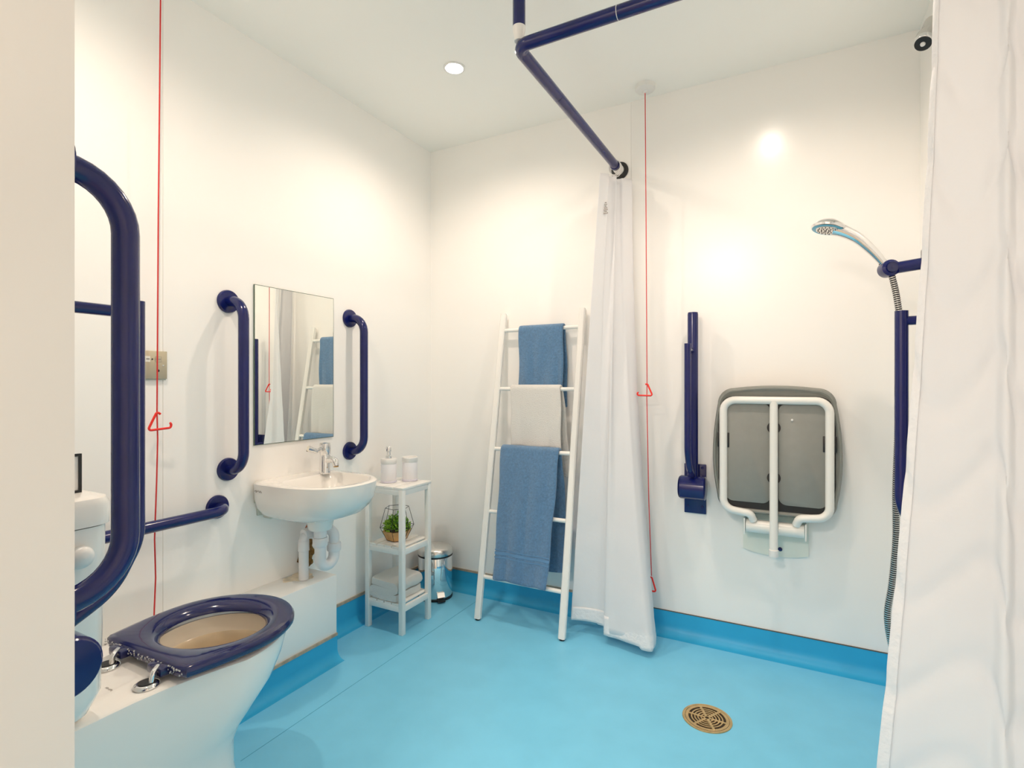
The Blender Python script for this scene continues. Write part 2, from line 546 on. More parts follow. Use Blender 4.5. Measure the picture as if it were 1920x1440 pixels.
t = thing('alarm_pull_cord', 'red emergency cord with open triangle handle, beside the toilet', 'pull cord', (-1.75, .945, CH), group='red emergency cords')
pull_switch(t, -1.748, .952)
part('cord', MB().sweep([(-1.748, .952, CH - .03), (-1.75, .946, 1.63), (-1.752, .943, 1.01), (-1.752, .945, .93), (-1.750, .941, .80), (-1.752, .936, .62), (-1.750, .938, .5), (-1.752, .934, .37)], .0022, 8), 'cord', t)
part('triangle_handle', handle_tri([(-1.752, .953, 1.006), (-1.752, .943, 1.014), (-1.752, .916, .957), (-1.742, .978, .962), (-1.742, .981, .975), (-1.742, .976, .977)]), 'red', t)
t = thing('alarm_pull_cord', 'red emergency cord hanging beside the short curtain', 'pull cord', (-.572, 2.295, CH), group='red emergency cords')
pull_switch(t, -.574, 2.295)
part('cord', MB().sweep([(-.574, 2.295, CH - .03), (-.571, 2.298, 1.83), (-.567, 2.30, 1.1), (-.568, 2.30, 1.04), (-.562, 2.31, .6), (-.553, 2.322, .27)], .0019, 8), 'cord', t)
part('triangle_handle', handle_tri([(-.574, 2.30, 1.098), (-.566, 2.30, 1.102), (-.541, 2.29, 1.050), (-.603, 2.285, 1.051), (-.606, 2.285, 1.062), (-.600, 2.285, 1.064)]), 'red', t)
part('triangle_handle', handle_tri([(-.562, 2.322, .262), (-.552, 2.322, .264), (-.532, 2.316, .206), (-.596, 2.312, .208), (-.600, 2.312, .220)]), 'red', t)

# ------------------------------------------------------------------ toilet
TX = -1.345


def egg(hw, yb, yt, wb=None, z=0, yc=None, n=12, e=2.0, cx=TX, late=None):
    """closed plan outline: straight back at yb (half width wb), round front to yt"""
    wb = hw if wb is None else wb
    yc = yt - hw * 1.18 if yc is None else yc
    half = []
    for k in range(4):                                   # back edge, centre to corner
        half.append((wb * k / 3.6, yb))
    for k in range(8):                                   # side
        q = (k + .35) / 8
        e2 = math.sin(q * PI / 2) if late is None else min(1, max(0, ((yb + (yc - yb) * q) - late) / (yc - late))) ** 1.3
        half.append((wb + (hw - wb) * e2, yb + (yc - yb) * q))
    for k in range(n + 1):                               # nose
        a = (PI / 2) * k / n
        half.append((hw * math.cos(a) ** (2 / e), yc + (yt - yc) * math.sin(a) ** (2 / e)))
    pts = half + [(-x, y) for x, y in half[-2:0:-1]]
    return [(cx + x, y, z) for x, y in pts]


tl = thing('toilet', 'white close-coupled toilet with an open navy seat', 'toilet', (TX, FY, 0))
rings = []
ZR = .440
for z, hw, yb, yt, wb_ in ((0, .116, FY + .02, .930, .112), (.02, .112, FY + .02, .920, .108), (.12, .104, FY + .02, .902, .102), (.19, .106, FY + .01, .902, .103),
                           (.235, .125, FY + .01, .922, .110), (.285, .150, FY, .962, .118), (.335, .168, FY, 1.006, .124),
                           (.385, .176, FY, 1.032, .128), (.425, .180, FY, 1.045, .130), (ZR - .004, .179, FY, 1.044, .129), (ZR, .174, FY + .003, 1.039, .124)):
    rings.append(egg(hw, yb, yt, wb_, z, late=.63))
pan = MB().loft(rings, cap0=True, cap1=False)


def oval(hx, y0, y1, z, n):
    cy, hy = (y0 + y1) / 2, (y1 - y0) / 2
    return cy, hy


N_ = len(rings[0])


def hole(hx, y0, y1, z):
    """oval ring with the point order of egg()"""
    src = rings[-1]
    cy, hy = (y0 + y1) / 2, (y1 - y0) / 2
    out = []
    pw = 2.0
    # distribute by the angle seen from the hole centre
    for (x, y, _) in src:
        a = math.atan2((y - cy) / hy, (x - TX) / hx)
        out.append((TX + hx * math.cos(a), cy + hy * math.sin(a), z))
    return out


pan.loft([rings[-1], hole(.136, .725, 1.006, ZR)], False, False)
pn = part('pan', pan, 'ceramic', tl)
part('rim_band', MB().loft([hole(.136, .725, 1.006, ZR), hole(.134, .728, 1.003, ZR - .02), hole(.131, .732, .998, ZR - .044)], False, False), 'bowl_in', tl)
part('bowl', MB().loft([hole(.131, .732, .998, ZR - .044), hole(.124, .738, .990, ZR - .052), hole(.122, .740, .986, ZR - .08), hole(.108, .748, .965, ZR - .13), hole(.078, .765, .92, ZR - .19), hole(.02, .81, .87, ZR - .21)], False, True), 'bowl_shade', tl, label='tan inside of the bowl, shade put into the colour')
part('water', MB().loft([hole(.076, .768, .918, ZR - .188), hole(.074, .770, .916, ZR - .187)], True, True), 'water', tl)
st_ = part('rim_stain', MB().box(TX - .062, TX - .047, .952, .960, ZR - .125, ZR - .095, .003), 'foam', tl)
# cistern
CY1 = .556
cis = []
for z, gx, gy in ((.4405, -.040, -.03), (.455, -.026, -.012), (.50, -.004, 0), (.80, .004, .004), (.826, .004, .004)):
    cis.append([(x, y, z) for x, y in rrect(TX - .155 - gx, TX + .155 + gx, FY + .002, CY1 - .004 + gy, .035, 6)])
cb = part('cistern', MB().loft(cis), 'ceramic', tl)
ld_ = []
for z, g_ in ((.826, -.002), (.829, .006), (.868, .007), (.880, .002), (.885, -.010)):
    ld_.append([(x, y, z) for x, y in rrect(TX - .158 - g_, TX + .158 + g_, FY + .002, CY1 + g_, .038, 6)])
part('cistern_lid', MB().loft(ld_), 'ceramic', tl)
part('flush_knob', MB().lathe([(.021, 0), (.021, .006), (.018, .013), (.010, .017), (0, .0185)], org=(TX + .159, .502, .775), axis=(1, 0, 0), seg=28), 'white_pl', cb, label='white round flush knob')
# maker's mark on the deck
mk = MB()
for k in range(9):
    mk.box(TX + .02 + k * .0030, TX + .0215 + k * .0030, .606 + .001 * math.sin(k * 2.1), .610 + .001 * math.sin(k * 1.3), ZR, ZR + .0004)
part('makers_mark', mk, 'ink', pn)
# seat ring
ZS0, ZS1 = .453, .477


def seat_ring(hw, yb, yt, wb_, z):
    return egg(hw, yb, yt, wb_, z, yc=yt - hw * .98)


src = None
so = [seat_ring(.187, .692, 1.055, .160, ZS0), seat_ring(.192, .688, 1.060, .164, ZS0 + .006), seat_ring(.192, .688, 1.060, .164, ZS1 - .008), seat_ring(.187, .693, 1.055, .159, ZS1 - .001), seat_ring(.176, .702, 1.044, .150, ZS1 + .001)]
rings[-1] = so[0]
hi = [hole(.150, .728, 1.006, ZS1 - .001), hole(.141, .736, .998, ZS1 - .005), hole(.133, .744, .990, ZS1 - .012), hole(.128, .749, .985, ZS0 + .004), hole(.128, .749, .985, ZS0)]
sm = MB().loft(so + hi + [so[0]], False, False)
seat = part('seat', sm, 'navy_seat', tl, label='glossy navy toilet seat')
sp = MB()
rnd = random.Random(3)
for k in range(110):
    x = TX + rnd.uniform(-.165, .165)
    z = rnd.uniform(ZS0 + .004, ZS1 - .004)
    s_ = rnd.uniform(.0006, .0018)
    sp.box(x - s_, x + s_, (.687 if abs(x - TX) < .158 else .69), .6895, z - s_, z + s_)
ch = part('limescale', sp, 'chip', seat)
ch['kind'] = 'stuff'
for sx in (-.082, .082):
    part('hinge_lug', MB().box(TX + sx - .028, TX + sx + .028, .672, .706, ZS0 - .002, ZS1 - .006, .005), 'navy_seat', seat)
    part('hinge_base', MB().lathe([(.025, 0), (.026, .003), (.024, .007), (.019, .009), (.019, .0085)], org=(TX + sx + .012, .652, ZR), seg=28).lathe([(.019, .0086), (0, .0086)], org=(TX + sx + .012, .652, ZR), seg=20, caps=False), 'chrome', tl)
    part('hinge_cap', MB().lathe([(.017, .0088), (.016, .0105), (0, .011)], org=(TX + sx + .012, .652, ZR), seg=24, caps=False), 'black', tl)
    part('hinge_post', MB().sweep(fillet([(TX + sx + .022, .655, ZR + .006), (TX + sx + .022, .660, ZR + .030), (TX + sx + .006, .678, ZR + .030)], .008, 5), .0055, 12), 'chrome', tl)

# small framed card on the cistern lid
t = thing('framed_card', 'tiny black-framed white card on the cistern lid', 'picture frame', (-1.26, .48, .885))
fx = -1.255
part('card', MB().box(fx - .002, fx, .434, .528, .890, .957), 'card', t)
fm = MB().box(fx - .004, fx + .003, .528, .533, .885, .962).box(fx - .004, fx + .003, .43, .435, .885, .962).box(fx - .004, fx + .003, .435, .528, .957, .962).box(fx - .004, fx + .003, .435, .528, .885, .890)
part('frame', fm, 'black', t)

# ------------------------------------------------------------------ basin
BYC = 1.466


def bring(cx, db, df, hw, z, nb=8, nf=2.3, n=56):
    out = []
    for k in range(n):
        a = 2 * PI * k / n
        c, s_ = math.cos(a), math.sin(a)
        e = nf if c > 0 else nb
        x = (df if c > 0 else db) * abs(c) ** (2 / e) * (1 if c > 0 else -1)
        y = hw * abs(s_) ** (2 / (nf if c > 0 else max(nf, 6))) * (1 if s_ > 0 else -1)
        out.append((L + cx + x, BYC + y, z))
    return out


bs = thing('wall_basin', 'small white wall-hung hand basin under the mirror', 'basin', (L, BYC, .53))
ro = [bring(.145, .100, .075, .070, .586, 5, 2.2), bring(.145, .125, .13, .118, .594, 6, 2.3), bring(.14, .138, .185, .150, .611, 7, 2.4), bring(.125, .125, .232, .170, .639, 8, 2.5),
      bring(.12, .12, .258, .179, .67, 8, 2.5), bring(.12, .12, .268, .183, .71, 8, 2.5), bring(.12, .12, .270, .184, .731, 8, 2.5), bring(.12, .118, .264, .179, .735, 8, 2.5),
      bring(.195, .105, .168, .152, .735, 4, 2.5), bring(.195, .100, .162, .147, .730, 4, 2.5), bring(.195, .092, .150, .138, .70, 3.5, 2.4), bring(.19, .075, .12, .115, .66, 3, 2.2), bring(.185, .05, .07, .07, .640, 2, 2), bring(.18, .018, .018, .018, .636, 2, 2)]
bb_ = part('bowl', MB().loft(ro, True, True), 'ceramic', bs)
part('waste_neck', MB().lathe([(.062, .594), (.053, .580), (.049, .560), (.045, .540), (.040, .535), (0, .535)], org=(L + .155, BYC + .015, 0), seg=28), 'ceramic', bs)
part('plug_hole', MB().lathe([(.020, .6365), (.018, .639), (.010, .638), (0, .6375)], org=(L + .18, BYC, 0), seg=20, caps=False), 'chrome', bs)
part('bracket', MB().box(L, L + .008, BYC - .150, BYC - .105, .605, .65, .003).box(L + .004, L + .050, BYC - .128, BYC - .104, .592, .625, .008), 'bracket', bs, label='grey green mounting bracket')
part('back_gap', MB().box(L, L + .004, BYC - .160, BYC + .160, .655, .728), 'bracket', bs)
mk = MB()
for k in range(11):
    if k == 5: continue
    zz = .707 + .0025 * math.sin(k * 2.3)
    mk.box(L + .036 + k * .0036, L + .038 + k * .0036, BYC - .1845, BYC - .180, zz - .0012, zz + .0012)
part('makers_mark', mk, 'ink', bb_)

# tap
tx, ty, tz = L + .092, 1.562, .735
tp = thing('basin_tap', 'chrome lever mixer tap on the basin', 'tap', (tx, ty, tz))
part('body', MB().lathe([(.0225, 0), (.0235, .004), (.0215, .010), (.0205, .070), (.019, .078)], org=(tx, ty, tz), seg=28), 'chrome', tp)
part('cap', MB().lathe([(.019, .076), (.0215, .080), (.0215, .118), (.020, .124), (0, .126)], org=(tx, ty, tz), seg=28), 'chrome', tp)
part('spout', MB().sweep(fillet([(tx + .01, ty, tz + .055), (tx + .055, ty, tz + .062), (tx + .062, ty, tz + .035)], .018, 6), [.014] * 1 + [.0135] * 7 + [.012] * 1, 16), 'chrome', tp)
part('nozzle', MB().lathe([(.0105, 0), (.0105, -.004), (0, -.004)], org=(tx + .062, ty, tz + .035), seg=18, caps=False), 'brass', tp)
part('lever', MB().sweep(fillet([(tx, ty - .012, tz + .104), (tx, ty - .045, tz + .096), (tx, ty - .066, tz + .103), (tx, ty - .086, tz + .110)], .02, 5), [.008, .0085] + [.010] * 6 + [.0125] * 5 + [.011], 14, sx=.6), 'chrome', tp)

# trap and waste pipes
wp = thing('basin_waste_pipe', 'white plastic trap and waste pipe below the basin', 'waste pipe', (-1.70, 1.46, BZ))
ux, uy = L + .155, BYC + .015
part('tailpiece', MB().lathe([(.0245, .505), (.0245, .5355), (.0, .5355)], org=(ux, uy, 0), seg=24), 'pvc', wp)
part('union_nut', MB().lathe([(.026, .470), (.0285, .474), (.0285, .500), (.026, .504)], org=(ux, uy, 0), seg=24), 'pvc', wp)
uyb = uy + .070
ub = fillet([(ux, uy, .475), (ux, uy, .386), (ux, uyb, .386), (ux, uyb, .440)], .0345, 9)
part('u_bend', MB().sweep(ub, .0215, 20), 'pvc', wp)
part('union_nut', MB().lathe([(.0255, .434), (.0275, .437), (.0275, .462), (.0255, .466)], org=(ux, uyb, 0), seg=24), 'pvc', wp)
el = fillet([(ux, uyb, .46), (ux, uyb, .520), (-1.70, uyb - .03, .520), (-1.702, 1.459, .510)], [0, .03, .03, 0], 6)
part('elbow', MB().sweep(el, .0205, 18), 'pvc', wp)
dn = fillet([(-1.702, 1.50, .508), (-1.702, 1.459, .508), (-1.702, 1.459, .336)], [0, .026, 0], 7)
part('down_pipe', MB().sweep(dn, .0188, 18), 'pvc', wp)
part('collar', MB().lathe([(.0188, .446), (.0212, .448), (.0212, .486), (.0188, .489)], org=(-1.702, 1.459, 0), seg=22), 'pvc', wp)
# red-brown supply pipe and the ragged foam round the pipe hole
single('supply_pipe', MB().sweep([(-1.757, 1.497, .470), (-1.747, 1.515, .52), (-1.73, 1.537, .575)], .007, 12), 'copper', 'red-brown pipe running up behind the basin waste', 'pipe', org=(-1.757, 1.497, .470))
fo = MB()
rnd = random.Random(11)
bmm = bmesh.new()
bmesh.ops.create_icosphere(bmm, subdivisions=4, radius=1)
for v in bmm.verts:
    q = 1 + .22 * math.sin(9 * v.co.z + 2 * v.co.y) + .16 * math.sin(17 * v.co.y + 5 * v.co.z) + rnd.uniform(-.09, .09)
    v.co = Vector((-1.783 + .020 * max(v.co.x, -.3) * q, 1.541 + .031 * v.co.y * q, .402 + .066 * v.co.z * (1 + .06 * math.sin(11 * v.co.y))))
fo.bm(bmm, True)
single('foam_filler', fo, 'foam', 'ragged brown foam in the wall behind the waste pipe', 'foam filler', org=(-1.783, 1.541, .336))

# ------------------------------------------------------------------ shelf unit
SX0, SX1, SY0, SY1, ST = -1.732, -1.515, 1.827, 2.035, .645
su = thing('shelf_unit', 'narrow white three-tier slatted shelf unit', 'shelf unit', (SX0, SY0, 0))
lg = .022
for x in (SX0, SX1 - lg):
    for y in (SY0, SY1 - lg):
        part('leg', MB().box(x, x + lg, y, y + lg, 0, ST - .008 if False else ST - .010, .0012), 'white_wood', su)
for zt, name in ((ST, 'top'), (.382, 'mid'), (.132, 'low')):
    ins = 0 if zt == ST else .003
    z0, z1 = zt - .035, zt - .010
    if zt != ST: z0, z1 = zt - .034, zt - .008
    part('rail', MB().box(SX0 + lg, SX1 - lg, SY0 + .003, SY0 + .017, z0, z1, .001), 'white_wood', su)
    part('rail', MB().box(SX0 + lg, SX1 - lg, SY1 - .017, SY1 - .003, z0, z1, .001), 'white_wood', su)
    part('rail', MB().box(SX0 + .003, SX0 + .017, SY0 + lg, SY1 - lg, z0, z1, .001), 'white_wood', su)
    part('rail', MB().box(SX1 - .017, SX1 - .003, SY0 + lg, SY1 - lg, z0, z1, .001), 'white_wood', su)
    n = 4
    a0, a1 = (SX0 - .001, SX1 + .001) if zt == ST else (SX0 + .0225, SX1 - .0225)
    wd = (a1 - a0) / n
    for k in range(n):
        part('slat', MB().box(a0 + k * wd + (.0025 if k else 0), a0 + (k + 1) * wd - (.0025 if k < n - 1 else 0), SY0 + (0 if zt == ST else .004), SY1 - (0 if zt == ST else .004), zt - .010 + (0 if zt == ST else .002), zt, .0012), 'white_wood', su)

# soap dispenser and tumbler
cx_, cy_ = -1.668, 1.914
t = thing('soap_dispenser', 'white soap dispenser with chrome pump on the shelf unit', 'soap dispenser', (cx_, cy_, ST))
part('body', MB().lathe([(.034, .008), (.036, .011), (.036, .082), (.034, .086)], org=(cx_, cy_, ST), seg=32), 'frost', t)
part('base', MB().lathe([(.034, 0), (.037, .002), (.037, .009), (.034, .010)], org=(cx_, cy_, ST), seg=32), 'frost_base', t)
part('collar', MB().lathe([(.034, .086), (.0365, .089), (.0365, .106), (.034, .110), (0, .111)], org=(cx_, cy_, ST), seg=32), 'white_pl', t)
part('pump', MB().lathe([(.0145, .110), (.0145, .122), (.009, .125), (.009, .140), (.0125, .143), (.0125, .163), (.010, .166), (0, .167)], org=(cx_, cy_, ST), seg=24), 'chrome', t)
part('nozzle', MB().sweep([(cx_, cy_, ST + .156), (cx_ - .030, cy_ + .020, ST + .153)], .0055, 10), 'chrome', t)
cx_, cy_ = -1.607, 1.992
t = thing('bathroom_tumbler', 'white round tumbler beside the soap dispenser', 'tumbler', (cx_, cy_, ST))
part('body', MB().lathe([(.033, .008), (.0355, .011), (.0355, .086), (.034, .09)], org=(cx_, cy_, ST), seg=32), 'frost', t)
part('base', MB().lathe([(.034, 0), (.0365, .002), (.0365, .009), (.034, .010)], org=(cx_, cy_, ST), seg=32), 'frost_base', t)
part('rim', MB().lathe([(.034, .088), (.0365, .091), (.0365, .110), (.034, .1125), (.031, .110), (.031, .05), (0, .05)], org=(cx_, cy_, ST), seg=32), 'white_pl', t)

# terrarium planter
px_, py_, pz_ = -1.625, 1.922, .382
pl = thing('geometric_planter', 'wire and oak geometric planter with a small green plant', 'planter', (px_, py_, pz_))


def hexr(r, z, rot=0., k=6):
    return [(px_ + r * math.cos(2 * PI * i / k + rot), py_ + r * math.sin(2 * PI * i / k + rot), pz_ + z) for i in range(k)]


rot = math.radians(-8)
h0, h1, h1b, h3 = hexr(.046, .003, rot), hexr(.067, .046, rot), hexr(.078, .064, rot), hexr(.054, .150, rot)
part('bowl', MB().loft([h0, h1], True, True, smooth=False), 'wood', pl)
wm = MB()
for ra, rb in ((h0, h1b), (h1b, h3)):
    for a, b in zip(ra, rb): wm.sweep([a, b], .0011, 6)
for rg in (h0, h1b, h3):
    for i in range(6): wm.sweep([rg[i], rg[(i + 1) % 6]], .0011, 6)
part('wire_frame', wm, 'black', pl)
rnd = random.Random(5)


def leaf_cluster(n, m, seed):
    r_ = random.Random(seed)
    mb = MB()
    for k in range(n):
        a, rr = r_.uniform(0, 2 * PI), .056 * math.sqrt(r_.random())
        bx_, by_ = px_ + rr * math.cos(a), py_ + rr * math.sin(a)
        hz = pz_ + .046 + r_.uniform(.004, .076) * (1 - (rr / .07) ** 2)
        d = Vector((math.cos(a) * .8 + r_.uniform(-.6, .6), math.sin(a) * .8 + r_.uniform(-.6, .6), r_.uniform(.2, 1.1))).normalized()
        sd = d.cross(Vector((r_.uniform(-1, 1), r_.uniform(-1, 1), .3))).normalized()
        ln, wd = r_.uniform(.008, .015), r_.uniform(.0025, .0045)
        p0 = Vector((bx_, by_, hz))
        nn = d.cross(sd) * .002
        mb.add([p0, p0 + d * ln * .5 + sd * wd + nn, p0 + d * ln, p0 + d * ln * .5 - sd * wd + nn, p0 + d * ln * .5 - nn], [(0, 1, 4), (1, 2, 4), (2, 3, 4), (3, 0, 4)])
    return mb


pf = part('foliage', leaf_cluster(620, 'leaf', 2), 'leaf', pl)
pf['kind'] = 'stuff'
pf = part('under_foliage', leaf_cluster(200, 'leaf', 9).xf(lambda p: Vector((px_ + (p.x - px_) * .9, py_ + (p.y - py_) * .9, p.z - .004))), 'leaf_dark', pl)
pf['kind'] = 'stuff'
sm_ = MB()
for k in range(14):
    a, rr = rnd.uniform(0, 2 * PI), rnd.uniform(0, .035)
    sm_.sweep([(px_ + rr * .6 * math.cos(a), py_ + rr * .6 * math.sin(a), pz_ + .044), (px_ + rr * math.cos(a), py_ + rr * math.sin(a), pz_ + .085)], .0011, 5)
part('stems', sm_, 'leaf_dark', pl)
part('soil', MB().loft([hexr(.058, .0465, rot), hexr(.05, .050, rot)], True, True), 'soil', pl)

# folded towel on the low shelf
zf = .132
path = []
x0, x1 = SX0 + .026, SX1 - .028
lay = .0315
def arc(cx, cz, r, a0, a1, n=7):
    return [(cx + r * math.cos(math.radians(a0 + (a1 - a0) * k / n)), cz + r * math.sin(math.radians(a0 + (a1 - a0) * k / n))) for k in range(n + 1)]
r_ = lay / 2
zc = [zf + r_ + .0005 + lay * k * .97 for k in range(3)]
path = [(x1 - .015, zc[0])] + arc(x0 + r_ * 1.4, (zc[0] + zc[1]) / 2, r_, 270, 90) [0:] + arc(x1 - r_ * 2.2, (zc[1] + zc[2]) / 2, r_, -90, 90) + [(x0 + .01, zc[2] + .004)]
def ribbon(path, th, y0, y1, ny=12):
    P = [Vector((x, z)) for x, z in path]
    # resample
    out = [P[0]]
    for a, b in zip(P, P[1:]):
        n = max(1, int((b - a).length / .012))
        for k in range(1, n + 1): out.append(a + (b - a) * k / n)
    P = out
    nrm = []
    for i in range(len(P)):
        d = (P[min(i + 1, len(P) - 1)] - P[max(i - 1, 0)]).normalized()
        nrm.append(Vector((-d.y, d.x)))
    ol = [p + n * th for p, n in zip(P, nrm)] + [p - n * th for p, n in zip(P[::-1], nrm[::-1])]
    rr = random.Random(4)
    ph = [rr.uniform(0, 6) for _ in ol]
    rings = []
    for k in range(ny + 1):
        q = k / ny
        y = y0 + (y1 - y0) * q
        e = 1 - .12 * max(0, abs(q - .5) * 2 - .8) * 5
        cz = sum(p.y for p in P) / len(P)
        rings.append([(p.x + .002 * math.sin(9 * q + f * .3), y, max(zf + .0008, cz + (p.y - cz) * e + .0016 * math.sin(12 * q + p.x * 40))) for p, f in zip(ol, ph)])
    return MB().loft(rings)
ft = ribbon(path, .0155, SY0 + .004, SY1 - .024)
single('folded_towel', ft, 'white_towel', 'thick folded white towel on the lowest shelf', 'towel', org=((SX0 + SX1) / 2, (SY0 + SY1) / 2, zf))

# ------------------------------------------------------------------ pedal bin
bx, by, br_ = -1.655, 2.258, .088
pbn = thing('pedal_bin', 'shiny chrome pedal bin behind the shelf unit', 'bin', (bx, by, 0))
part('body', MB().lathe([(br_ - .002, .012), (br_, .016), (br_, .214), (br_ - .001, .216)], org=(bx, by, 0), seg=48), 'chrome', pbn)
part('base_ring', MB().lathe([(br_ - .003, 0), (br_ + .001, .002), (br_ + .001, .013), (br_ - .003, .015)], org=(bx, by, 0), seg=48), 'black', pbn)
part('rim', MB().lathe([(br_ - .003, .214), (br_ + .0015, .216), (br_ + .0015, .223), (br_ - .003, .225)], org=(bx, by, 0), seg=48), 'black', pbn)
part('lid', MB().lathe([(br_ + .001, .224), (br_ + .002, .227), (br_ + .002, .247), (br_ - .004, .256), (br_ * .75, .264), (br_ * .4, .269), (0, .271)], org=(bx, by, 0), seg=48), 'steel', pbn)
a = math.atan2(-.069, .092)
ca_, sa_ = math.cos(a), math.sin(a)
def rot_pt(p): return Vector((bx + p.x * ca_ - p.y * sa_, by + p.x * sa_ + p.y * ca_, p.z))
part('pedal', MB().box(br_ - .01, br_ + .026, -.019, .019, .006, .013, .002).xf(rot_pt), 'black', pbn)
part('pedal_plate', MB().prism([(br_ - .001, .046), (br_ + .004, .048), (br_ + .018, .028), (br_ + .016, .024), (br_ - .001, .026)], 'y', -.019, .019).xf(rot_pt), 'chrome', pbn)

# ------------------------------------------------------------------ towel ladder
LY0, LY1, LZ1 = 2.118, 2.375, 1.458
kl = (LY1 - LY0) / LZ1
la = thing('towel_ladder', 'white wooden towel ladder leaning on the wall', 'towel ladder', (-1.10, LY0, 0))
def stile(xc):
    mb = MB()
    w2, d2, c = .0155, .0125, .005
    sec = [(-w2 + c, -d2), (w2 - c, -d2), (w2, -d2 + c), (w2, d2 - c), (w2 - c, d2), (-w2 + c, d2), (-w2, d2 - c), (-w2, -d2 + c)]
    top = [(xc + x, LY1 + .001 + y * 1.0, LZ1 + (0.0 if y < 0 else -.012)) for x, y in sec]
    bot = [(xc + x, LY0 + y + .004, .008) for x, y in sec]
    return mb.loft([bot, top], smooth=False)
XL, XR = -1.312, -.888
for x in (XL, XR):
    s_ = part('stile', stile(x), 'white_wood', la)
    part('foot_pad', MB().lathe([(.011, 0), (.012, .002), (.012, .009), (.010, .010)], org=(x, LY0 + .004, 0), seg=16), 'rubber', s_)
RUNG = [1.369, 1.076, .784, .490, .193]
RR = .0095
for z in RUNG:
    part('rung', MB().sweep([(XL + .014, LY0 + kl * z + .004, z), (XR - .014, LY0 + kl * z + .004, z)], RR, 14), 'white_wood', la)


def drape(name, label, m, rung, xf0, xf1, zf_, xb0, xb1, zb_, slope=0., th=.009, seed=1, tilt=0., band=None, group='towels on the ladder'):
    """towel over a rung: front panel from zf_ up, over the bar, back panel down to zb_"""
    rr = random.Random(seed)
    zr = RUNG[rung]
    yr = LY0 + kl * zr + .004
    off = RR + th * .5 + .0012
    rows = []
    nf, nb, na = 30, 30, 8
    for k in range(nf):
        q = k / nf
        z = zf_ + (zr - zf_) * q
        y = yr - off - slope * (zr - z)
        rows.append((xf0[0] + (xf0[1] - xf0[0]) * q, xf1[0] + (xf1[1] - xf1[0]) * q, y, z, q, tilt * (1 - q)))
    for k in range(na + 1):
        a = PI - PI * k / na
        rows.append((xf0[1], xf1[1], yr + off * math.cos(a), zr + off * math.sin(a), 1, 0))
    for k in range(1, nb + 1):
        q = 1 - k / nb
        z = zb_ + (zr - zb_) * q
        rows.append((xb0[0] + (xf0[1] - xb0[0]) * q, xb1[0] + (xf1[1] - xb1[0]) * q, yr + off, z, q, 0))
    nu = 26
    ph = [rr.uniform(0, 6.28) for _ in range(6)]
    v, nv = [], len(rows)
    for (x0, x1, y, z, q, tl_) in rows:
        amp = .0070 * (1 - q) ** .7
        for u in range(nu + 1):
            s_ = u / nu
            wob = amp * (math.sin(s_ * 7 + ph[0] + q * 2) + .6 * math.sin(s_ * 15 + ph[1] - q * 3))
            ex = .003 * math.sin(z * 22 + ph[2]) * (1 if u in (0, nu) else .5)
            v.append((x0 + (x1 - x0) * s_ + ex, y - abs(wob) * (1 if y < yr else -1) * (1 if slope else .8), z - tl_ * s_ + .0025 * math.sin(s_ * 11 + ph[3]) * (1 - q)))
    f = [(i * (nu + 1) + u, i * (nu + 1) + u + 1, (i + 1) * (nu + 1) + u + 1, (i + 1) * (nu + 1) + u) for i in range(nv - 1) for u in range(nu)]
    t = thing(name, label, 'towel', ((xf0[1] + xf1[1]) / 2, yr, zr), group=group)
    o = part('cloth', MB().add(v, f, True), m, t)
    md = o.modifiers.new('thickness', 'SOLIDIFY')
    md.thickness = th
    md.offset = 0
    md2 = o.modifiers.new('smooth', 'SUBSURF')
    md2.levels = md2.render_levels = 1
    if band:
        for (b0, b1) in band:
            bv = []
            for k in range(5):
                z = b0 + (b1 - b0) * k / 4
                q = (z - zf_) / (zr - zf_)
                xa, xb = xf0[0] + (xf0[1] - xf0[0]) * q, xf1[0] + (xf1[1] - xf1[0]) * q
                for u in range(nu + 1):
                    s_ = u / nu
                    amp = .0070 * (1 - q) ** .7
                    wob = amp * (math.sin(s_ * 7 + ph[0] + q * 2) + .6 * math.sin(s_ * 15 + ph[1] - q * 3))
                    ex = .003 * math.sin(z * 22 + ph[2]) * (1 if u in (0, nu) else .5)
                    y = yr - off - slope * (zr - z) - abs(wob) - th / 2 - .0012
                    bv.append((xa + (xb - xa) * s_ + ex, y, z - tilt * (1 - q) * s_ + .0025 * math.sin(s_ * 11 + ph[3]) * (1 - q)))
            bf = [(i * (nu + 1) + u, i * (nu + 1) + u + 1, (i + 1) * (nu + 1) + u + 1, (i + 1) * (nu + 1) + u) for i in range(4) for u in range(nu)]
            part('border_band', MB().add(bv, bf, True), 'blue_band', t)
    return t


drape('hand_towel', 'blue terry towel on the top rung of the ladder', 'blue_towel', 0, (-1.212, -1.212), (-.975, -.974), 1.09, (-1.20,), (-.968,), .99, th=.011, seed=2)
drape('bath_towel', 'white terry towel on the second rung of the ladder', 'white_towel', 1, (-1.222, -1.232), (-.960, -.968), .80, (-1.19,), (-.925,), .66, th=.011, seed=5)
drape('bath_towel', 'large blue bath towel on the third rung, hanging lowest', 'blue_towel', 2, (-1.232, -1.255), (-.962, -.952), .200, (-1.16,), (-.915,), .225, slope=kl + .012, th=.014, seed=8, tilt=.006, band=[(.300, .306), (.315, .327), (.333, .337)])

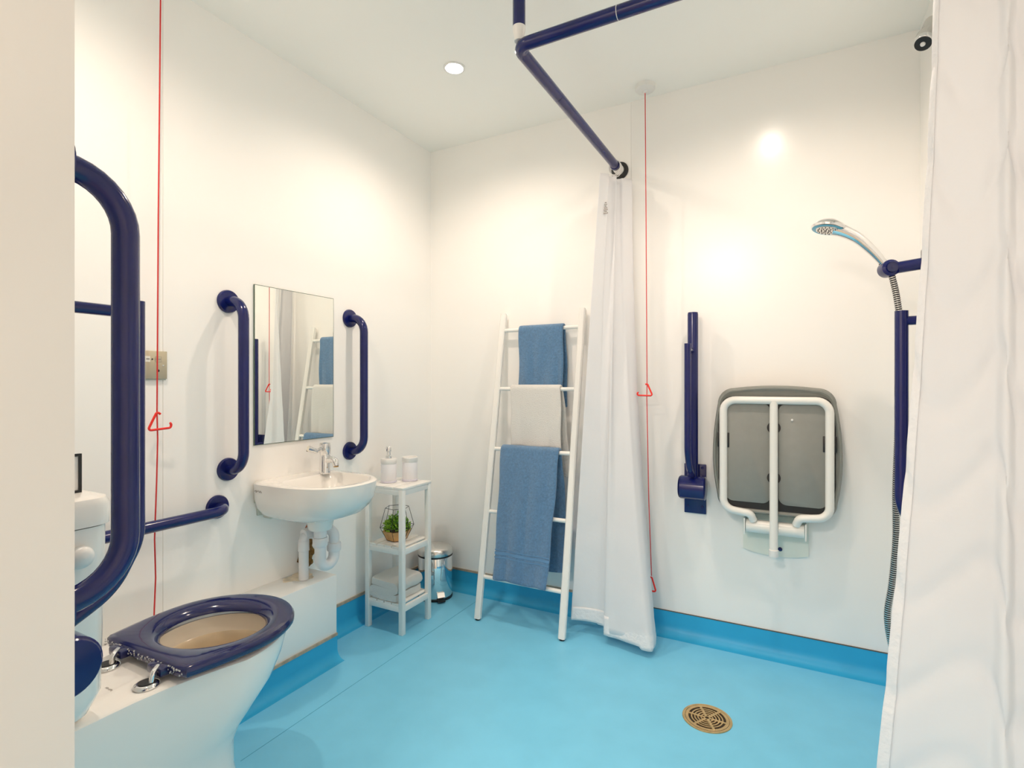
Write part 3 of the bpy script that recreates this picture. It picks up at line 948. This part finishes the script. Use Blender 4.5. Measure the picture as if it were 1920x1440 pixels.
# ------------------------------------------------------------------ curtain rail
RZ, RX, RYB = 2.08, -.716, 1.374
cr = thing('curtain_rail', 'navy L-shaped shower curtain rail hung from the ceiling', 'curtain rail', (RX, RYB, RZ))
pth = fillet([(RX, B - .012, RZ), (RX, RYB, RZ), (R - .004, RYB, RZ)], .036, 12)
cut1, cut2 = RYB + .30, RX + .30
part('corner_tube', MB().sweep(fillet([(RX, cut1 - .001, RZ), (RX, RYB, RZ), (cut2 - .001, RYB, RZ)], .036, 12), .0185, 20), 'navy', cr)
part('tube', MB().sweep([(RX, B - .075, RZ), (RX, cut1 + .001, RZ)], .0185, 20), 'navy', cr)
part('tube', MB().sweep([(cut2 + .001, RYB, RZ), (R - .01, RYB, RZ)], .0185, 20), 'navy', cr)
part('joint_sleeve', MB().sweep([(RX, cut1 - .004, RZ), (RX, cut1 + .004, RZ)], .0178, 20), 'black', cr)
part('joint_sleeve', MB().sweep([(cut2 - .003, RYB, RZ), (cut2 + .003, RYB, RZ)], .0180, 20), 'white_pl', cr)
part('end_collar', MB().lathe([(.0185, 0), (.0215, .002), (.0215, .016), (.0185, .018)], org=(RX, B - .082, RZ), axis=(0, 1, 0), seg=24), 'navy', cr)
part('wall_socket', MB().lathe([(.017, 0), (.017, .03), (.022, .034), (.022, .055), (.017, .058)], org=(RX, B - .068, RZ), axis=(0, 1, 0), seg=24), 'white_pl', cr)
part('wall_flange', MB().lathe([(.040, 0), (.040, -.006), (.034, -.011), (0, -.011)], org=(RX, B, RZ), axis=(0, 1, 0), seg=32), 'black', cr)
part('wall_flange', MB().lathe([(.040, 0), (.040, .006), (.034, .011), (0, .011)], org=(R, RYB, RZ), axis=(-1, 0, 0), seg=32), 'navy', cr)
hx, hy = RX + .022, RYB - .01
hx, hy = RX + .008, RYB - .002
part('hanger', MB().sweep([(hx, hy, RZ + .052), (hx, hy, CH - .001)], .0185, 20), 'navy', cr)
part('hanger_socket', MB().lathe([(.0190, .053), (.0190, .046), (.0165, .034), (.014, .026), (.014, .012)], org=(hx, hy, RZ), seg=22).sweep([(hx, hy, RZ + .026), (RX + .022, RYB + .022, RZ)], .012, 12), 'white_pl', cr)


# ------------------------------------------------------------------ curtains
def catmull(P, n):
    out = []
    P = [Vector(p) for p in P]
    m = len(P)
    for i in range(m - 1):
        p0, p1, p2, p3 = P[max(i - 1, 0)], P[i], P[i + 1], P[min(i + 2, m - 1)]
        for k in range(n):
            t_ = k / n
            out.append(.5 * ((2 * p1) + (p2 - p0) * t_ + (2 * p0 - 5 * p1 + 4 * p2 - p3) * t_ ** 2 + (3 * p1 - p0 - 3 * p2 + p3) * t_ ** 3))
    out.append(P[-1])
    return out


def curtain(root, top, bot, z1, z0, fl, n=8, rows=60, u0=0., u1=1., extra=0., zb=None, name='cloth', m='curtain', crease=.0):
    T, Bt = catmull(top, n), catmull(bot, n)
    nn = len(T)
    i0, i1 = int(u0 * (nn - 1)), int(u1 * (nn - 1))
    v = []
    cols = i1 - i0 + 1
    for r in range(rows + 1):
        q = r / rows
        for i in range(i0, i1 + 1):
            w_ = fl(q, i / (nn - 1))
            p = T[i].lerp(Bt[i], w_)
            zz = z1 + (z0 - z1) * q
            if zb: zz += zb[min(len(zb) - 1, i * len(zb) // nn)] * q
            d = (Bt[min(i + 1, nn - 1)] - Bt[max(i - 1, 0)])
            nrm = Vector((-d.y, d.x))
            nrm = nrm.normalized() if nrm.length > 1e-6 else Vector((0, 0))
            c = crease * (abs(math.sin(q * 31 + .9 * math.sin(i * .11 + q * 5))) ** 10 - .3)
            p = p + nrm * (extra + c)
            v.append((p.x, p.y, zz))
    f = [(r * cols + i, r * cols + i + 1, (r + 1) * cols + i + 1, (r + 1) * cols + i) for r in range(rows) for i in range(cols - 1)]
    o = part(name, MB().add(v, f, True), m, root)
    md = o.modifiers.new('thickness', 'SOLIDIFY')
    md.thickness = .0012
    md.offset = 0
    return o


def rings_on(root, pts, axis):
    for (x, y) in pts:
        c = []
        for k in range(16):
            a = 2 * PI * k / 16
            c.append((x + (.026 * math.cos(a) if axis == 'y' else 0), y + (.026 * math.cos(a) if axis == 'x' else 0), RZ - .012 + .034 * math.sin(a)))
        part('ring', MB().sweep(c, .002, 8, closed=True), 'white_pl', root)


c1 = thing('shower_curtain', 'short white curtain gathered against the wall beside the ladder', 'curtain', (-.70, 2.26, .04), group='white shower curtains')
top = [(-.742, 2.195), (-.712, 2.225), (-.735, 2.240), (-.712, 2.258), (-.690, 2.262), (-.716, 2.285), (-.690, 2.300), (-.672, 2.300), (-.645, 2.330), (-.652, 2.352), (-.705, 2.360), (-.735, 2.345)]
bot = [(-.880, 2.205), (-.815, 2.222), (-.755, 2.226), (-.728, 2.215), (-.716, 2.176), (-.660, 2.168), (-.590, 2.152), (-.520, 2.144), (-.506, 2.185), (-.530, 2.268), (-.600, 2.282), (-.680, 2.290)]
curtain(c1, top, bot, 2.005, .042, lambda q, s_: q ** (.95 + 1.0 * min(1, max(0, (s_ - .35) / .3))), zb=[.02, .02, .015, 0, 0, 0, 0, -.01, 0, .02, .02, .02], crease=.0014)
curtain(c1, top, bot, .118, .038, lambda q, s_: (.952 + .048 * q) if s_ < .4 else (.91 + .09 * q), rows=6, u0=0, u1=.80, extra=-.0014, zb=[.02, .02, .015, 0, 0, 0, 0, -.01, 0, .02, .02, .02], name='bottom_hem', m='curtain_hem')
mk = MB()
for k in range(7):
    zz = 1.878 - k * .0075
    ww = (.004, .006, .004, .007, .009, .006, .010)[k]
    mk.box(-.7215 - ww, -.7215 + ww, 2.2085, 2.2095, zz - .0022, zz + .0022)
part('care_mark', mk, 'ink', c1)
rings_on(c1, [(RX, 2.318), (RX, 2.330), (RX, 2.345)], 'y')

c2 = thing('shower_curtain', 'long white curtain hanging close on the right of the view', 'curtain', (.27, 1.36, .03), group='white shower curtains')
top = [(.252, 1.376), (.262, 1.367), (.290, 1.364), (.322, 1.357), (.346, 1.353), (.356, 1.338), (.370, 1.350), (.386, 1.340)]
bot = [(.130, 1.372), (.160, 1.359), (.220, 1.350), (.285, 1.330), (.322, 1.322), (.338, 1.298), (.358, 1.312), (.384, 1.300)]
curtain(c2, top, bot, 2.005, .030, lambda q, s_: q ** 1.5, rows=130, n=12, crease=.0065)
curtain(c2, top, bot, 2.005, .030, lambda q, s_: q ** 1.5, rows=130, n=12, crease=.0065, u0=0, u1=.125, extra=-.0026, name='side_hem', m='curtain_hem')
rings_on(c2, [(.26, RYB), (.285, RYB), (.31, RYB), (.335, RYB), (.36, RYB)], 'x')

# ------------------------------------------------------------------ shower seat (folded up)
ss = thing('folding_shower_bench', 'grey folding shower seat with white tube frame, folded up', 'shower seat', (-.075, B, .57))
sx0, yS = -.075, B - .075


def seat_outline(k, z0, z1, hwt, hwm, hwb, y, n=10, r=.07):
    """rounded pad outline in x,z with bulging sides"""
    pts = []
    H_ = z1 - z0
    base = rrect(-1, 1, 0, 1, .0001, 1)
    seq = []
    r_ = r
    def side_w(z):
        q = (z - z0) / H_
        return hwb + (hwm - hwb) * math.sin(min(1, q / .45) * PI / 2) if q < .45 else hwm + (hwt - hwm) * ((q - .45) / .55) ** 2
    # bottom edge left->right, right side up, top right->left, left side down with rounded corners
    def corner(cx, cz, rx, rz, a0):
        return [(cx + rx * math.cos(math.radians(a0 + 90 * i / n)), cz + rz * math.sin(math.radians(a0 + 90 * i / n))) for i in range(n + 1)]
    wb2, wt2 = side_w(z0 + r_), side_w(z1 - r_)
    seq += corner(wb2 - r_, z0 + r_, r_, r_, 270)
    for i in range(1, 10):
        z = z0 + r_ + (H_ - 2 * r_) * i / 10
        seq.append((side_w(z), z))
    seq += corner(wt2 - r_, z1 - r_, r_, r_, 0)
    for i in range(1, 6):
        q = i / 6
        x = (wt2 - r_) * (1 - 2 * q)
        seq.append((x, z1 + k * (1 - (x / (wt2 - r_)) ** 2)))
    seq += corner(-(wt2 - r_), z1 - r_, r_, r_, 90)
    for i in range(1, 10):
        z = z1 - r_ - (H_ - 2 * r_) * i / 10
        seq.append((-side_w(z), z))
    seq += corner(-(wb2 - r_), z0 + r_, r_, r_, 180)
    for i in range(1, 6):
        q = i / 6
        x = -(wb2 - r_) + 2 * (wb2 - r_) * q
        seq.append((x, z0 - k * .3 * (1 - (x / (wb2 - r_)) ** 2)))
    return [(sx0 + x, y, z) for x, z in seq]


def scale_ol(ol, s_, y):
    cz = .83
    return [(sx0 + (x - sx0) * s_, y, cz + (z - cz) * s_) for x, _, z in ol]


ol = seat_outline(.010, .588, 1.084, .195, .228, .198, yS, r=.062)
pad = MB().loft([scale_ol(ol, .95, B - .028), scale_ol(ol, .985, B - .034), scale_ol(ol, 1.0, B - .05), scale_ol(ol, 1.0, yS), scale_ol(ol, .985, yS - .008), scale_ol(ol, .94, yS - .011), scale_ol(ol, .93, yS - .009)])
part('pad', pad, 'seat_grey', ss)
# two inset panels with the tube channels left between them
TZ0, TZ1 = .640, 1.036          # frame loop, centre lines
XLf, XRf = sx0 - .185, sx0 + .185
yF = yS - .022
for sg in (-1, 1):
    xa, xb = (sx0 - .178, sx0 - .014) if sg < 0 else (sx0 + .014, sx0 + .178)
    o_ = rrect(xa, xb, .632, 1.024, .030, 6)
    part('back_panel', MB().loft([[(x, yS - .008, z) for x, z in o_], [(x, yS - .0165, z) for x, z in o_], [(x + (.002 if x < (xa + xb) / 2 else -.002), yS - .0185, z + (.002 if z < .8 else -.002)) for x, z in o_]]), 'seat_panel', ss)
ch_ = MB()
ch_.prism(rrect(sx0 - .205, sx0 + .205, .606, 1.052, .06, 6), 'y', yS - .0095, yS - .0113)
part('channel', ch_, 'black', ss)
# rim between channel and pad edge
rim_o = scale_ol(ol, .985, yS - .011)
part('outer_rim', MB().loft([scale_ol(ol, .985, yS - .008), scale_ol(ol, .975, yS - .0155), [(sx0 + (x - sx0) * .955, yS - .0165, .83 + (z - .83) * .955) for x, _, z in ol], [(sx0 + (x - sx0) * .93, yS - .011, .83 + (z - .83) * .925) for x, _, z in ol]], False, False), 'seat_grey', ss)
loop = fillet([(sx0 + .075, B - .085, .560), (sx0 + .085, yF, .588), (XRf, yF, .600), (XRf, yF, TZ1), (XLf, yF, TZ1), (XLf, yF, .600), (sx0 - .085, yF, .588), (sx0 - .075, B - .085, .560)], [0, .02, .045, .045, .045, .045, .02, 0], 8)
part('frame_tube', MB().sweep(loop, .0150, 18), 'seat_tube', ss)
lt = part('leg_tube', MB().sweep([(sx0 - .002, yF - .001, TZ1 - .004), (sx0 - .002, yF - .012, .455)], .0150, 18), 'seat_tube', ss)
part('foot_cap', MB().lathe([(.0165, 0), (.0172, .003), (.0172, .026), (.015, .028)], org=(sx0 - .002, yF - .0125, .434), seg=20), 'white_pl', lt)
part('hinge_bar', MB().sweep([(sx0 - .102, B - .070, .535), (sx0 + .102, B - .070, .535)], .026, 24), 'seat_tube', ss)
for sg in (-1, 1):
    part('hinge_bracket', MB().box(sx0 + sg * .104, sx0 + sg * .110, B - .098, B - .008, .503, .567, .002), 'seat_tube', ss)
wpz = [(-.118, .572), (.118, .572), (.118, .425), (.08, .415), (.04, .410), (0, .408), (-.04, .410), (-.08, .415), (-.118, .425)]
part('wall_plate', MB().prism([(sx0 + x, z) for x, z in wpz], 'y', B, B - .014), 'plate_white', ss)
part('bolt', MB().lathe([(.008, 0), (.008, .003), (0, .005)], org=(sx0 + .018, B - .014, .440), axis=(0, -1, 0), seg=14), 'navy', ss)
for z in (.930, .735):
    part('locating_hole', MB().lathe([(.024, 0), (.024, .0012), (0, .0012)], org=(sx0 - .002, yS - .0186, z), axis=(0, -1, 0), seg=24), 'black', ss)
for sg in (-1, 1):
    part('clip', MB().box(sx0 + sg * .185 - .022, sx0 + sg * .185 + .022, yS - .021, yS - .015, .845, .905, .002), 'black', ss)
part('stud', MB().lathe([(.0045, 0), (.004, .003), (0, .004)], org=(sx0 + .061, yS - .0185, .962), axis=(0, -1, 0), seg=12), 'white_pl', ss)

# ------------------------------------------------------------------ hand shower, hose, fixed head
hx, hy, hz = .262, 2.08, 1.470
sh = thing('hand_shower', 'chrome hand shower on a navy wall bracket', 'shower', (R, hy, hz))
part('wall_mount', MB().lathe([(.045, 0), (.045, .012), (.036, .02), (0, .02)], org=(R, hy, hz + .02), axis=(-1, 0, 0), seg=28).box(.347, .361, hy - .022, hy + .022, hz - .11, hz + .055, .006).box(.358, R, hy - .012, hy + .012, hz - .02, hz + .03), 'navy', sh)
part('holder_arm', MB().sweep([(.352, hy, hz + .008), (hx + .02, hy, hz + .001)], .0185, 16), 'navy', sh)
hk = part('holder', MB().lathe([(.021, -.024), (.026, -.020), (.027, .0), (.026, .018), (.018, .023), (.010, .021), (0, .020)], org=(hx, hy, hz), axis=(.25, -.95, .0), seg=28), 'navy', sh)
part('holder_cap', MB().lathe([(.016, 0), (.015, .004), (.008, .0045), (0, .003)], org=(hx + .006, hy - .0215, hz), axis=(.25, -.95, 0), seg=20, caps=False), 'navy_seat', hk)
hp = [(hx - .012, hy, hz + .016), (hx - .028, hy - .002, hz + .040), (hx - .055, hy - .004, hz + .075), (hx - .088, hy - .006, hz + .110), (hx - .125, hy - .008, hz + .135), (hx - .150, hy - .008, hz + .146)]
hp2 = [p for p in catmull(hp, 5)]
nr = len(hp2)
part('handle', MB().sweep(hp2, [.0115 + .0115 * (i / (nr - 1)) ** 1.2 for i in range(nr)], 18), 'chrome', sh)
hd = Vector((-.20, -.12, -.95)).normalized()
fc = Vector((hx - .168, hy - .010, hz + .152))
hdp = part('head', MB().lathe([(0, -.026), (.026, -.023), (.046, -.010), (.052, .0), (.050, .006), (.044, .008)], org=fc, axis=hd, seg=32), 'chrome', sh)
part('face_ring', MB().lathe([(.047, .0075), (.040, .0095), (.035, .009)], org=fc, axis=hd, seg=32, caps=False), 'blue_trans', hdp)
part('spray_plate', MB().lathe([(.036, .008), (.034, .011), (0, .0115)], org=fc, axis=hd, seg=28, caps=False), 'steel', hdp)
u_ = hd.cross(Vector((0, 0, 1))).normalized()
w_ = hd.cross(u_)
nz = MB()
for rr, n in ((.008, 6), (.018, 10), (.028, 16)):
    for k in range(n):
        a = 2 * PI * k / n
        nz.lathe([(.0016, 0), (.0013, .003), (0, .0032)], org=fc + hd * .011 + (u_ * math.cos(a) + w_ * math.sin(a)) * rr, axis=hd, seg=6)
nzo = part('spray_nozzles', nz, 'rubber', hdp)
nzo['kind'] = 'stuff'
part('mode_tab', MB().sweep([fc + Vector((.038, -.01, -.004)), fc + Vector((.046, -.014, -.020))], .004, 8), 'black', hdp)
part('grip_ring', MB().lathe([(.0118, -.002), (.0125, 0), (.0118, .002)], org=(hx - .016, hy, hz + .022), axis=(-.55, 0, .8), seg=18, caps=False), 'rubber', sh)
# hose: chrome tube with raised dark ribs
hz0 = hz - .022
hpts = catmull([(hx + .008, hy, hz0), (hx + .022, hy + .002, hz - .10), (hx + .036, hy, hz - .25), (hx + .024, hy - .01, hz - .50), (hx + .016, hy - .02, hz - .70), (hx + .016, hy - .02, hz - .86), (hx + .006, hy - .02, hz - 1.00), (hx - .006, hy - .02, hz - 1.12), (hx + .02, hy - .02, hz - 1.24), (hx + .07, hy - .02, hz - 1.20), (hx + .10, hy - .01, hz - .9), (hx + .118, hy, hz - .6)], 10)
ho = thing('shower_hose', 'ribbed chrome shower hose looping below the hand shower', 'hose', (hx, hy, hz - 1.2))
part('tube', MB().sweep(hpts, .0088, 12), 'rubber', ho)
rb = MB()
dist, acc, i = 0, 0, 0
for a, b in zip(hpts, hpts[1:]):
    a, b = Vector(a), Vector(b)
    ln = (b - a).length
    while acc <= ln:
        p = a + (b - a) * (acc / ln)
        d = (b - a).normalized()
        rb.lathe([(.0088, -.0022), (.0106, -.0012), (.0106, .0012), (.0088, .0022)], org=p, axis=d, seg=10, caps=False)
        acc += .0068
    acc -= ln
rbo = part('rib', rb, 'hose', ho)
rbo['kind'] = 'stuff'
# fixed shower head high on the right wall
fs = thing('fixed_shower_head', 'chrome fixed shower head high in the corner', 'shower head', (R, 2.13, 2.2))
fdir = Vector((-.30, -.50, -.81)).normalized()
nc = Vector((.357, 2.118, 2.186))
bk = nc - fdir * .034
part('body', MB().sweep([(R, 2.150, 2.262), bk + Vector((.012, .010, .012)), bk, nc - fdir * .012], [.031, .030, .0285, .0275], 28), 'steel', fs)
part('nose', MB().lathe([(.0280, -.014), (.0275, -.004), (.0255, 0), (.0235, .0012)], org=nc, axis=fdir, seg=28), 'chrome', fs)
part('face', MB().lathe([(.0238, .0010), (.0225, .0030), (0, .0034)], org=nc, axis=fdir, seg=24, caps=False), 'black', fs)
part('nozzle', MB().lathe([(.0075, .003), (.006, .007), (0, .0075)], org=nc, axis=fdir, seg=16, caps=False), 'white_pl', fs)

# ------------------------------------------------------------------ floor drain
dx, dy = -.259, 1.850
dr = thing('floor_drain', 'round brass floor drain grate', 'drain', (dx, dy, 0))
part('outer_ring', MB().lathe([(.078, .0002), (.0775, .0022), (.071, .0030), (.069, .0022), (.069, .0002)], org=(dx, dy, 0), seg=48, caps=False), 'brass', dr)
part('well', MB().lathe([(.069, .0003), (0, .0003)], org=(dx, dy, 0), seg=40, caps=False), 'dark', dr)
part('grate_rim', MB().lathe([(.068, .0004), (.068, .0026), (.0585, .0026), (.0585, .0004)], org=(dx, dy, 0), seg=48, caps=False), 'brass', dr)
for r0 in (.0505, .0405, .0305, .0205, .0105):
    part('grate_ring', MB().lathe([(r0, .0004), (r0, .0024), (r0 - .0042, .0024), (r0 - .0042, .0004)], org=(dx, dy, 0), seg=40, caps=False), 'brass', dr)
for k in range(6):
    a = math.radians(60 * k - 62)
    c_, s_ = math.cos(a), math.sin(a)
    hw = .0040
    q = [(dx + c_ * r - s_ * t_, dy + s_ * r + c_ * t_) for r, t_ in ((.006, -hw), (.060, -hw), (.060, hw), (.006, hw))]
    part('spoke', MB().prism(q, 'z', .0004, .0025), 'brass', dr)
for k in range(3):
    a = math.radians(120 * k - 62)
    part('screw', MB().lathe([(.0045, .0026), (.0038, .0036), (0, .0036)], org=(dx + .0615 * math.cos(a), dy + .0615 * math.sin(a), 0), seg=12), 'brass', dr)
